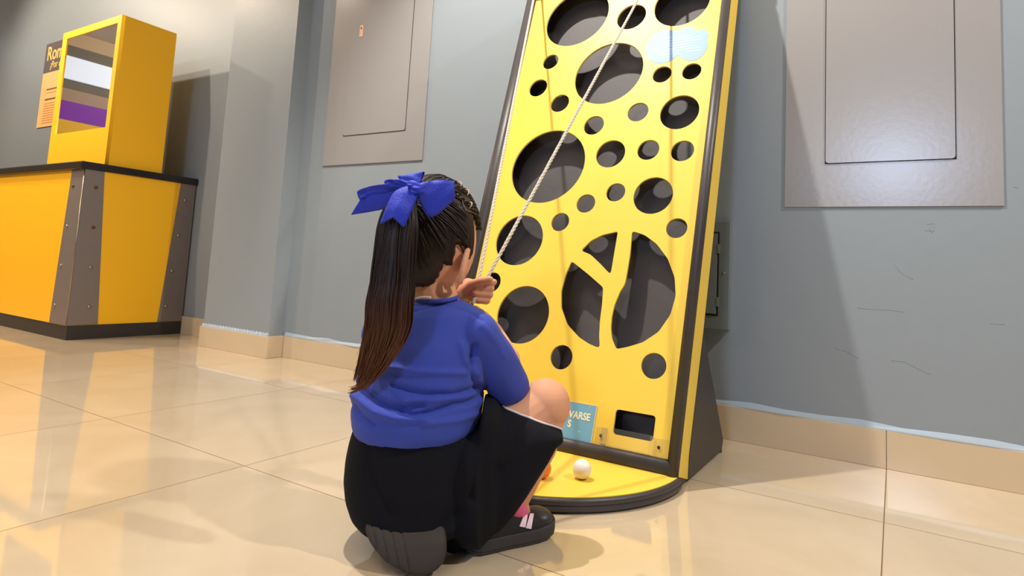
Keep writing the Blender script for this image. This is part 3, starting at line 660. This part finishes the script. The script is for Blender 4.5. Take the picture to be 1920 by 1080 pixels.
# small twisted braids above the right temple
for (a, c, m_) in (((893, 392), (868, 352), (830, 338)), ((899, 410), (880, 368), (845, 348)), ((900, 430), (884, 392), (855, 368))):
    d0, d1, d2 = hdir(*a), hdir(*c), hdir(*m_); P = []
    for t in range(13): P.append(slerp(d0, d1, t / 12) if t < 12 else d1)
    for t in range(1, 13): P.append(slerp(d1, d2, t / 12))
    Q = [hs(d, .006) for d in P]; bb = MB()
    for sgn in (0, PI):
        QQ = []
        for k, q in enumerate(Q):
            nn = P[k]; tt = (Q[min(k + 1, len(Q) - 1)] - Q[max(k - 1, 0)]).normalized(); sd = nn.cross(tt).normalized(); aa = k * .9 + sgn
            QQ.append(q + nn * (.0028 * math.cos(aa)) + sd * (.0028 * math.sin(aa)))
        bb.tube(QQ, .0034, 8)
    br = bb.build('braid', m_hair, pt, smooth=True)
    kk = 15; nn = P[kk]; tt = (Q[kk + 1] - Q[kk - 1]).normalized(); sd = nn.cross(tt).normalized()
    MB().tube([Q[kk] + nn * (.0068 * math.cos(2 * PI * i / 14)) + sd * (.0068 * math.sin(2 * PI * i / 14)) for i in range(14)], .0011, 6, closed=True).build('elastic', m_elastic, br, smooth=True)
# parting lines of scalp
for line in ([(862, 372), (866, 385), (871, 396)], [(871, 396), (884, 400), (895, 409)]):
    P = cr([hs(hdir(*q), .0088) for q in line], 5); MB().tube(P, .0010, 6, flat=.6).build('parting', m_scalp, hair, smooth=True)
# ponytail
PTc = [(775,366,1.010,26),(762,372,.992,40),(750,392,.985,62),(745,430,.975,77),(741,480,.968,80),(736,530,.962,84),(731,570,.956,88),(728,610,.952,88),(718,645,.950,80),(703,680,.948,60),(688,706,.946,40),(672,724,.945,16)]
core = MB(); R = []
cc = [Vector((a, bq, c)) for a, bq, c, w in PTc]; ww = [Vector((w, 0, 0)) for *_, w in PTc]
cc = cr(cc, 4); ww = cr(ww, 4)
for i_, (p, w) in enumerate(zip(cc, ww)):
    _k = .43 - .22 * max(0, i_ / len(cc) - .6) / .4
    R.append(ringH(p.x - w.x * _k, p.x + w.x * _k, p.y, p.z, max(.004, w.x * _k * .7 * p.z / F), 24, 2.0))
core.rings(R)
pony = core.build('ponytail', m_hair, pt, smooth=True)
sp_ = MB(); rng = random.Random(11)
for k in range(520):
    a = rng.uniform(0, 2 * PI); rr = math.sqrt(rng.uniform(.55, 1)) ; ph = rng.uniform(-.5, .5); st0 = rng.choice([0, 0, 0, 6, 14]); end = rng.uniform(.62, 1.0); tw = rng.uniform(-.5, .5)
    if rng.random() < .45: end = rng.uniform(.86, 1.0)
    n = int((len(cc) - 1) * end); P = []; Rr = []
    for i in range(st0, n + 1):
        t = i / (len(cc) - 1); p = cc[i]; w = ww[i].x * .5; aa = a + tw * t
        spread = 1 + .10 * math.sin(3 * t + ph * 6) * t
        x = p.x + 2.2 * math.sin(p.y * .045 + ph * 9) * t + w * rr * spread * math.cos(aa) + ph * 10 * max(0, t - .8) * 5; dd = p.z + w * .62 * rr * math.sin(aa) * p.z / F
        P.append(at(x, p.y + (ph * 14 * t), dd)); u = (i - st0) / max(1, n - st0); Rr.append(.0013 * min(1, .3 + u * 4) * (1 - u ** 4) + .00015)
    if len(P) > 3: sp_.tube(P, Rr, 5)
# wispy ends that flick out to the left
for k in range(60):
    x0 = rng.uniform(690, 745); y0 = rng.uniform(600, 655); L_ = rng.uniform(.6, 1.1)
    x1 = 654 + rng.uniform(-3, 26); y1 = 738 - rng.uniform(0, 14) - (x1 - 654) * .25
    P = cr([at(x0, y0, .945), at(x0 * .6 + x1 * .4 + 9, y0 * .5 + y1 * .5 + 8, .942), at(x1 + 16, y1 - 6, .945), at(x1, y1, .95)], 6); n = len(P)
    sp_.tube(P, [.0010 * (1 - (i / n) ** 2) + .00012 for i in range(n)], 5)
for k in range(26):
    x0 = rng.uniform(700, 716); y0 = rng.uniform(590, 650)
    P = cr([at(x0 + 4, y0 - 60, .95), at(x0 - 4, y0, .95), at(x0 - rng.uniform(20, 40), y0 + rng.uniform(45, 80), .955)], 6); n = len(P)
    sp_.tube(P, [.0006 * (1 - (i / n) ** 2) + .0001 for i in range(n)], 4)
sp_.build('strands', m_hair, pony, smooth=True)
# --- bow
bowr = thing('bow_tmp', (0, 0, 0), '', ''); bpy.data.objects.remove(bowr)
kn = MB().ball(at(778, 350, .982), (.014, .009, .008), 18, 12, axes=((CR * .86 - CU * .5).normalized(), (CR * .5 + CU * .86).normalized(), CW)).build('hair_bow', m_bow, pt, smooth=True)
def ribbon(name, L_, R_, k=6, m=8, sag=0.0):
    a = cr([at(*p) for p in L_], k); c = cr([at(*p) for p in R_], k); rows = []
    g = MB(); n = len(a)
    for i in range(n):
        for j in range(m + 1):
            t = j / m; g.v.append(a[i] * (1 - t) + c[i] * t - CW * (sag * math.sin(PI * t)) + CW * (.0012 * math.sin(i * .8 + j)))
    for i in range(n - 1):
        for j in range(m): q = i * (m + 1) + j; g.f.append((q, q + 1, q + m + 2, q + m + 1))
    return g.build(name, m_bow, kn, smooth=True, solid=.0012)
def tailnotch(name, L_, R_, notch, k=6, m=8, sag=.004):
    """ribbon end cut in a V: the last row bends to the notch in the middle"""
    a = cr([at(*p) for p in L_], k); c = cr([at(*p) for p in R_], k); N = at(*notch); n = len(a); g = MB()
    for i in range(n):
        for j in range(m + 1):
            t = j / m; p = a[i] * (1 - t) + c[i] * t
            mid = (a[-1] + c[-1]) / 2; w = (i / (n - 1)) ** 2; p = p + (N - mid) * (w * (1 - abs(2 * t - 1))) - CW * (sag * math.sin(PI * t)); g.v.append(p)
    for i in range(n - 1):
        for j in range(m): q = i * (m + 1) + j; g.f.append((q, q + 1, q + m + 2, q + m + 1))
    return g.build(name, m_bow, kn, smooth=True, solid=.0012)
tailnotch('tail', [(770, 347, .980), (747, 355, .972), (735, 366, .965), (723, 392, .955), (712, 421, .952)], [(784, 358, .980), (783, 366, .972), (777, 384, .966), (768, 403, .957), (757.5, 427, .952)], (738, 408, .950))
tailnotch('tail', [(766, 345, .995), (742, 347, 1.005), (712, 350, 1.012), (690, 354, 1.015), (669, 360, 1.018)], [(768, 356, .995), (748, 378, 1.005), (722, 391, 1.010), (695, 397, 1.015), (658, 403, 1.018)], (676, 376, 1.018))
ribbon('loop', [(768, 346, .985), (745, 342, .990), (712, 346, .990), (684, 352, .994), (670, 359, 1.002), (684, 357, 1.014), (720, 354, 1.014), (760, 350, 1.0)], [(772, 354, .985), (748, 352, .992), (714, 356, .994), (686, 360, .998), (672, 370, 1.004), (686, 372, 1.012), (722, 372, 1.014), (762, 362, 1.0)])
ribbon('loop', [(770, 345, .985), (752, 338, .988), (735, 336, .992), (721, 339, 1.0), (735, 343, 1.006), (765, 348, 1.0)], [(772, 350, .987), (756, 350, .990), (737, 347, .994), (722, 347, 1.0), (737, 352, 1.006), (766, 354, 1.0)])
ribbon('loop', [(768, 347, .988), (752, 340, .992), (746, 331, .998), (750, 332, 1.012), (765, 345, 1.010)], [(786, 348, .990), (789, 338, .994), (793, 323, 1.0), (796, 326, 1.012), (788, 345, 1.010)])
ribbon('loop', [(784, 344, .985), (800, 341, .990), (825, 338, 1.0), (851, 340, 1.015), (840, 345, 1.028), (805, 350, 1.02), (785, 350, 1.00)], [(783, 362, .980), (788, 382, .985), (811, 407, .996), (852, 373, 1.016), (836, 384, 1.030), (806, 376, 1.02), (786, 364, 1.00)], sag=.005)
ribbon('knot_wrap', [(764, 344, .975), (772, 346, .969), (786, 351, .969), (797, 356, .978)], [(766, 352, .976), (774, 356, .969), (784, 361, .969), (793, 366, .978)], sag=.003)
# --- shirt
b = MB()
LV = [(556,792,842,1.090,.040),(563,772,862,1.088,.046),(572,742,884,1.084,.055),(585,712,908,1.080,.064),(605,696,920,1.078,.072),(640,686,922,1.072,.082),(680,676,916,1.066,.088),(715,669,910,1.060,.092),(745,662,907,1.056,.096),(770,660,903,1.052,.098),(790,662,900,1.052,.097),(803,668,890,1.053,.094)]
b.rings([ringH(l, r, y, d, h, 40, 2.2) for y, l, r, d, h in LV])
b.cap(at(895, 625, 1.045), at(925, 668, 1.065), .036, .036); b.chain([at(925, 668, 1.065), at(953, 722, 1.095)], [.036, .0385])
b.cap(at(716, 628, 1.125), at(745, 650, 1.185), .038, .038)
me = vox(b, .0030, 6)
valleys = [([(735,722),(770,733),(800,738),(850,739),(903,727)], 5.5, .0050), ([(664,722),(682,735),(707,753),(729,763),(764,765),(795,758)], 6, .0055), ([(753,772),(775,779),(814,771),(850,757),(878,755),(905,742)], 5.5, .0055),
           ([(662,760),(676,782),(700,797)], 5, .004), ([(890,650),(884,690),(893,715),(906,736)], 6, .006), ([(775,582),(830,570),(880,585),(905,602)], 2.6, .0016), ([(700,600),(740,590),(780,583)], 2.6, .0012)]
ridges = [([(864,645),(872,677),(893,702)], 6, .0035), ([(715,688),(745,690),(780,697),(870,700)], 6, .0035), ([(664,742),(700,772),(740,785),(800,786)], 7, .004), ([(760,752),(800,752),(850,746)], 6, .003), ([(905,612),(930,640),(945,668)], 7, .002), ([(800,795),(860,788),(896,776)], 6, .003)]
def dseg(p, a, c):
    vx, vy = c[0] - a[0], c[1] - a[1]; t = max(0, min(1, ((p[0] - a[0]) * vx + (p[1] - a[1]) * vy) / (vx * vx + vy * vy + 1e-9)))
    return math.hypot(p[0] - a[0] - t * vx, p[1] - a[1] - t * vy)
me.update()
nrm = [v.normal.copy() for v in me.vertices]
for v, nn in zip(me.vertices, nrm):
    P = v.co; f_ = -nn.dot(CW)
    x, y = proj(P); dsp = 0
    if f_ > -.1:
        for ln, sg_, am in valleys:
            d = min(dseg((x, y), ln[i], ln[i + 1]) for i in range(len(ln) - 1)); dsp -= am * math.exp(-(d / sg_) ** 2)
        for ln, sg_, am in ridges:
            d = min(dseg((x, y), ln[i], ln[i + 1]) for i in range(len(ln) - 1)); dsp += am * math.exp(-(d / sg_) ** 2)
        dsp *= 1.5 * min(1, max(0, f_ * 3 + .3))
    dsp += .0012 * math.sin(y * .045 + x * .02) * math.sin(x * .05)
    v.co = P + nn * dsp
shirt = link('shirt', shift(me, ORG[pt.name]), m_shirt, pt, smooth=True)
# collar band of the shirt and inner pale tag edge
P = [at(817 + 40 * math.cos(a), 559 + 6 * math.sin(a) - 2 * math.cos(a), 1.088 - .046 * math.sin(a)) for a in [2 * PI * k / 40 for k in range(40)]]
MB().tube(P, .0040, 8, closed=True).build('collar', m_shirt, shirt, smooth=True)
P = cr([at(778, 560, 1.052), at(793, 557, 1.044), at(808, 558, 1.040)], 5); MB().tube(P, .0018, 6).build('neck_tape', m_pipe, shirt, smooth=True)
# cuff line
c0 = at(955, 727, 1.097); ax = (at(953, 722, 1.095) - at(925, 668, 1.065)).normalized(); a1 = ax.orthogonal().normalized(); a2 = ax.cross(a1)
# --- shorts
b = MB()
LV = [(790,670,898,1.054,.085),(803,664,902,1.055,.092),(825,658,910,1.055,.100),(850,653,915,1.055,.105),(885,650,915,1.052,.108),(920,653,912,1.046,.105),(950,662,905,1.035,.098),(970,676,890,1.025,.085),(984,700,862,1.015,.066),(992,730,845,1.010,.045)]
b.rings([ringH(l, r, y, d, h, 40, 2.35) for y, l, r, d, h in LV])
R = []
for x, t0, b0, d, h in [(850,812,1000,1.035,.062),(880,806,1008,1.03,.080),(900,796,1008,1.035,.084),(908,746,1004,1.045,.080),(925,747,985,1.05,.076),(934,754,975,1.055,.072),(941,768,968,1.058,.072),(960,769,955,1.063,.072),(985,774,918,1.068,.070),(1005,780,886,1.074,.066),(1025,788,853,1.080,.062),(1040,794,824,1.084,.056),(1053,801,816,1.088,.046)]:
    c = at(x, (t0 + b0) / 2, d); a_ = (b0 - t0) / 2 * d / F; ring = []
    for k in range(32):
        q = 2 * PI * k / 32; cs, sn = math.cos(q), math.sin(q)
        ring.append(c + CU * (a_ * math.copysign(abs(cs) ** .62, cs)) + CW * (h * math.copysign(abs(sn) ** .62, sn)))
    R.append(ring)
b.rings(R)
b.chain([at(822, 985, 1.01), at(850, 1018, 1.0), at(868, 1030, 1.0)], [.03, .016, .004]); b.chain([at(868, 1028, 1.0), at(905, 1000, 1.02)], [.004, .02])
b.chain([LH, LH.lerp(LK, .72)], [.066, .058])
me = vox(b, .0032, 8); me.update()
nrm = [v.normal.copy() for v in me.vertices]
sv = [([(900,800),(905,850),(880,930)], 14, .006), ([(930,880),(880,940),(830,990)], 12, .005), ([(690,830),(700,900),(730,960)], 12, .004), ([(1000,800),(960,860),(900,940)], 12, .004)]
for v, nn in zip(me.vertices, nrm):
    x, y = proj(v.co); f_ = max(0, -nn.dot(CW)); dsp = 0
    for ln, sg_, am in sv:
        d = min(dseg((x, y), ln[i], ln[i + 1]) for i in range(len(ln) - 1)); dsp -= am * math.exp(-(d / sg_) ** 2)
    v.co = v.co + nn * (dsp * f_)
shorts = link('shorts', shift(me, ORG[pt.name]), m_shorts, pt, smooth=True)
from mathutils.bvhtree import BVHTree
def bvh(o):
    me = o.data; og = ORG[o.name]; return BVHTree.FromPolygons([v.co + og for v in me.vertices], [tuple(p.vertices) for p in me.polygons])
TS = bvh(shorts); TB = bvh(body); P = []
for x in (934, 938, 943, 952, 964, 978, 992, 1006, 1020, 1034, 1046, 1053):
    for y in range(735, 840):
        d = (at(x, y, 1) - CP).normalized(); h_ = TS.ray_cast(CP, d)
        hb_ = TB.ray_cast(CP, d)
        if h_[0] is not None and (hb_[0] is None or hb_[3] > h_[3]): P.append(h_[0] - d * .0012 + CU * .001); break
MB().tube(cr(P, 4), .0019, 6).build('hem_piping', m_pipe, shorts, smooth=True)
# --- shoes
def shoe(o, fw, up, L_, wdt, name_side, stripes=None):
    """o heel bottom centre, fw towards the toe, up away from the sole"""
    fw = fw.normalized(); up = (up - fw * up.dot(fw)).normalized(); sd = fw.cross(up)      # sd = wearer's right
    sh = MB(); so = MB()
    prof = [(0,.30),(.03,.62),(.10,.80),(.25,.84),(.42,.86),(.58,.96),(.72,1.0),(.84,.94),(.93,.78),(.97,.58),(.99,.36),(1.0,.14)]
    def ringS(t, w, z, k=1.0): return o + fw * (t * L_) + sd * (w * wdt / 2 * k) + up * z
    base = [(t, w) for t, w in prof] + [(t, -w) for t, w in reversed(prof)]
    toe = lambda t: .010 * max(0, (t - .80) / .2) ** 2 + .003 * max(0, (.1 - t) / .1)
    for z0, z1, k0, k1 in ((0, .006, .88, 1.0), (.006, .024, 1.0, .97)):
        so.rings([[ringS(t, w, z0 + toe(t), k0) for t, w in base], [ringS(t, w, z1 + toe(t) * .8, k1) for t, w in base]])
    hts = [(0,.050),(.05,.066),(.12,.070),(.25,.066),(.38,.060),(.50,.052),(.62,.044),(.75,.037),(.86,.034),(.94,.028),(.985,.020)]
    def pw(t):
        for (t0, w0), (t1, w1) in zip(prof[:-1], prof[1:]):
            if t0 <= t <= t1: return w0 + (w1 - w0) * (t - t0) / (t1 - t0)
        return .2
    R = []
    for t, hh in hts:
        w = pw(t) * wdt / 2 * .93; c = o + fw * (t * L_ * .985 + .002) + up * (.022 + toe(t) * .8); h2 = hh - .018
        R.append([c + sd * (w * math.copysign(abs(math.cos(2 * PI * k / 24)) ** .8, math.cos(2 * PI * k / 24))) + up * (h2 * max(-.15, math.sin(2 * PI * k / 24))) for k in range(24)])
    sh.rings(R)
    root = link(name_side, shift(vox(sh, .0022, 4), ORG[pt.name]), m_shoe, pt, smooth=True)
    so.build('sole', m_sole if not stripes else m_ridge, root, bevel=.002)
    return root, fw, up, sd, o, pw
SR, fw, up, sd, o, pw = shoe(Vector((-.598, .870, .0005)), Vector((.42, 1, 0)), UP, .180, .072, 'shoe')
# stripes on the outer side of the right shoe
def spt(px, py, dep): return at(px, py, dep)
for q in ([(984,962),(990,963),(985,989),(974,987)], [(994,963),(1001,963),(996,992),(986,990)]):
    g = MB(); n = 7; V2 = []
    for j in range(n + 1):
        t = j / n
        for e in (0, 1):
            a, c = (q[0], q[3]) if e == 0 else (q[1], q[2])
            V2.append((a[0] * (1 - t) + c[0] * t, a[1] * (1 - t) + c[1] * t))
    STR = globals().setdefault('STR', []); STR.append(V2)
# find the shoe surface under each stripe point and lay the stripe 0.6 mm above it
T_ = bvh(SR)
for V2 in STR:
    g = MB(); ok = True
    for x, y in V2:
        d = (at(x, y, 1) - CP).normalized(); h_ = T_.ray_cast(CP, d)
        if h_[0] is None: ok = False; break
        g.v.append(h_[0] - d * .0008)
    if ok:
        for j in range(len(V2) // 2 - 1): q = j * 2; g.f.append((q, q + 1, q + 3, q + 2))
        g.build('stripe', m_stripe, SR, solid=.0008)
MB().ball(o + fw * .150 + up * .030, (.030, .026, .016), 20, 12, axes=(sd, fw, up)).build('toe_cap', m_toe, SR, smooth=True)
lace = MB()
for k in range(4):
    t = .50 + k * .075; z = .066 - .011 * k
    lace.tube(cr([o + fw * (t * .18) + sd * (-.022) + up * (z - .012), o + fw * (t * .18) + up * z, o + fw * (t * .18) + sd * .022 + up * (z - .012)], 4), .0022, 6)
lace.build('strap', m_shoe, SR, smooth=True)
MB().chain([at(960, 949, 1.064), at(968, 966, 1.078)], [.0245, .0245]).build('sock', m_sock, pt, smooth=True)
# left shoe: heel raised, sole to the camera
LSH = [(1080,766,806,.915),(1074,746,820,.914),(1062,722,831,.916),(1042,702,836,.921),(1021,688,836,.928),(1001,681,833,.937),(986,682,825,.946),(972,692,815,.955),(960,704,803,.963),(952,722,786,.968)]
def lring(l, r, y, f, off, hd, k, e):
    d = f + off; q = f / d; y2 = CY + (y - CY) * q; c = (l + r) / 2; w = (r - l) / 2 * k * q; c2 = CX + (c - CX) * q
    return ringH(c2 - w, c2 + w, y2, d, hd, 32, e)
ub = MB(); ub.rings([lring(l, r, y, f, .048, .034, .86, 2.2) for y, l, r, f in LSH[1:]])
SL = link('shoe', shift(vox(ub, .0025, 5), ORG[pt.name]), m_shoe, pt, smooth=True)
sb = MB(); sb.rings([lring(l, r, y, f, .014, .014, 1.0, 3.0) for y, l, r, f in LSH])
sme = vox(sb, .0022, 4); sme.update(); nr = [v.normal.copy() for v in sme.vertices]
for v, nn in zip(sme.vertices, nr):      # flex grooves moulded across the left side of the sole
    x, y = proj(v.co); g_ = 0
    for gx in (700, 716, 733, 752): g_ += math.exp(-((x - gx - (y - 1000) * .22) / 2.2) ** 2)
    v.co = v.co - nn * (.0022 * g_ * max(0, -nn.dot(CW)))
sole_ = link('sole', shift(sme, ORG[pt.name]), m_ridge, SL, smooth=True)
# ------------------------------------------------------------------ ropes
def ropeline(name, pts, label):
    P = cr(pts, 40) if len(pts) > 2 else [pts[0].lerp(pts[1], i / 160) for i in range(161)]
    L_ = sum((P[i + 1] - P[i]).length for i in range(len(P) - 1)); n = max(60, int(L_ / .004))
    # resample evenly
    ds = [0]
    for i in range(len(P) - 1): ds.append(ds[-1] + (P[i + 1] - P[i]).length)
    Q = []; j = 0
    for k in range(n + 1):
        s_ = ds[-1] * k / n
        while j < len(ds) - 2 and ds[j + 1] < s_: j += 1
        Q.append(P[j].lerp(P[j + 1], (s_ - ds[j]) / max(1e-9, ds[j + 1] - ds[j])))
    g = MB(); t0 = (P[-1] - P[0]).normalized(); a = t0.orthogonal().normalized(); bb = t0.cross(a)
    for s3 in range(3):
        g.tube([q + a * (.0020 * math.cos(k * .75 + s3 * 2 * PI / 3)) + bb * (.0020 * math.sin(k * .75 + s3 * 2 * PI / 3)) for k, q in enumerate(Q)], .0021, 6)
    return tag(g.build(name, m_rope, smooth=True), label, 'rope', 'ropes pulled down from the board')
bar = lambda u: B(u, 1.505, .042)
G1, G2 = at(911, 526, 1.203), at(897, 527, 1.203)
end1, end2 = at(889, 569, 1.196), at(893, 574, 1.2)
T1 = at(1251, -100, 1); 
def onboard(px, py, n):      # photo direction met with a plane parallel to the board
    d = at(px, py, 1) - CP; t_ = (BO + BN * n - CP).dot(BN) / d.dot(BN); return CP + d * t_
def anchor(x0, y0, x1, y1):
    best = None
    for k in range(-300, 120):
        y = k * .5; x = x0 + (x1 - x0) * (y - y0) / (y1 - y0); P = onboard(x, y, .043); e = abs((P - BO).dot(BV) - 1.505)
        if best is None or e < best[0]: best = (e, P)
    return best[1]
A1, A2 = anchor(911, 521, 1190, 10), anchor(897, 521, 992, 42)
ropeline('rope', [A1, A1.lerp(G1, .5), A1.lerp(G1, .96), G1, at(903, 546, 1.198), at(890, 561, 1.181), at(885, 572, 1.178)], "thin white rope running diagonally from the board's top right to the child's fist")
ropeline('rope', [A2, G2], "thin white rope running along the board's left black edge to the child's fist")
g = MB()
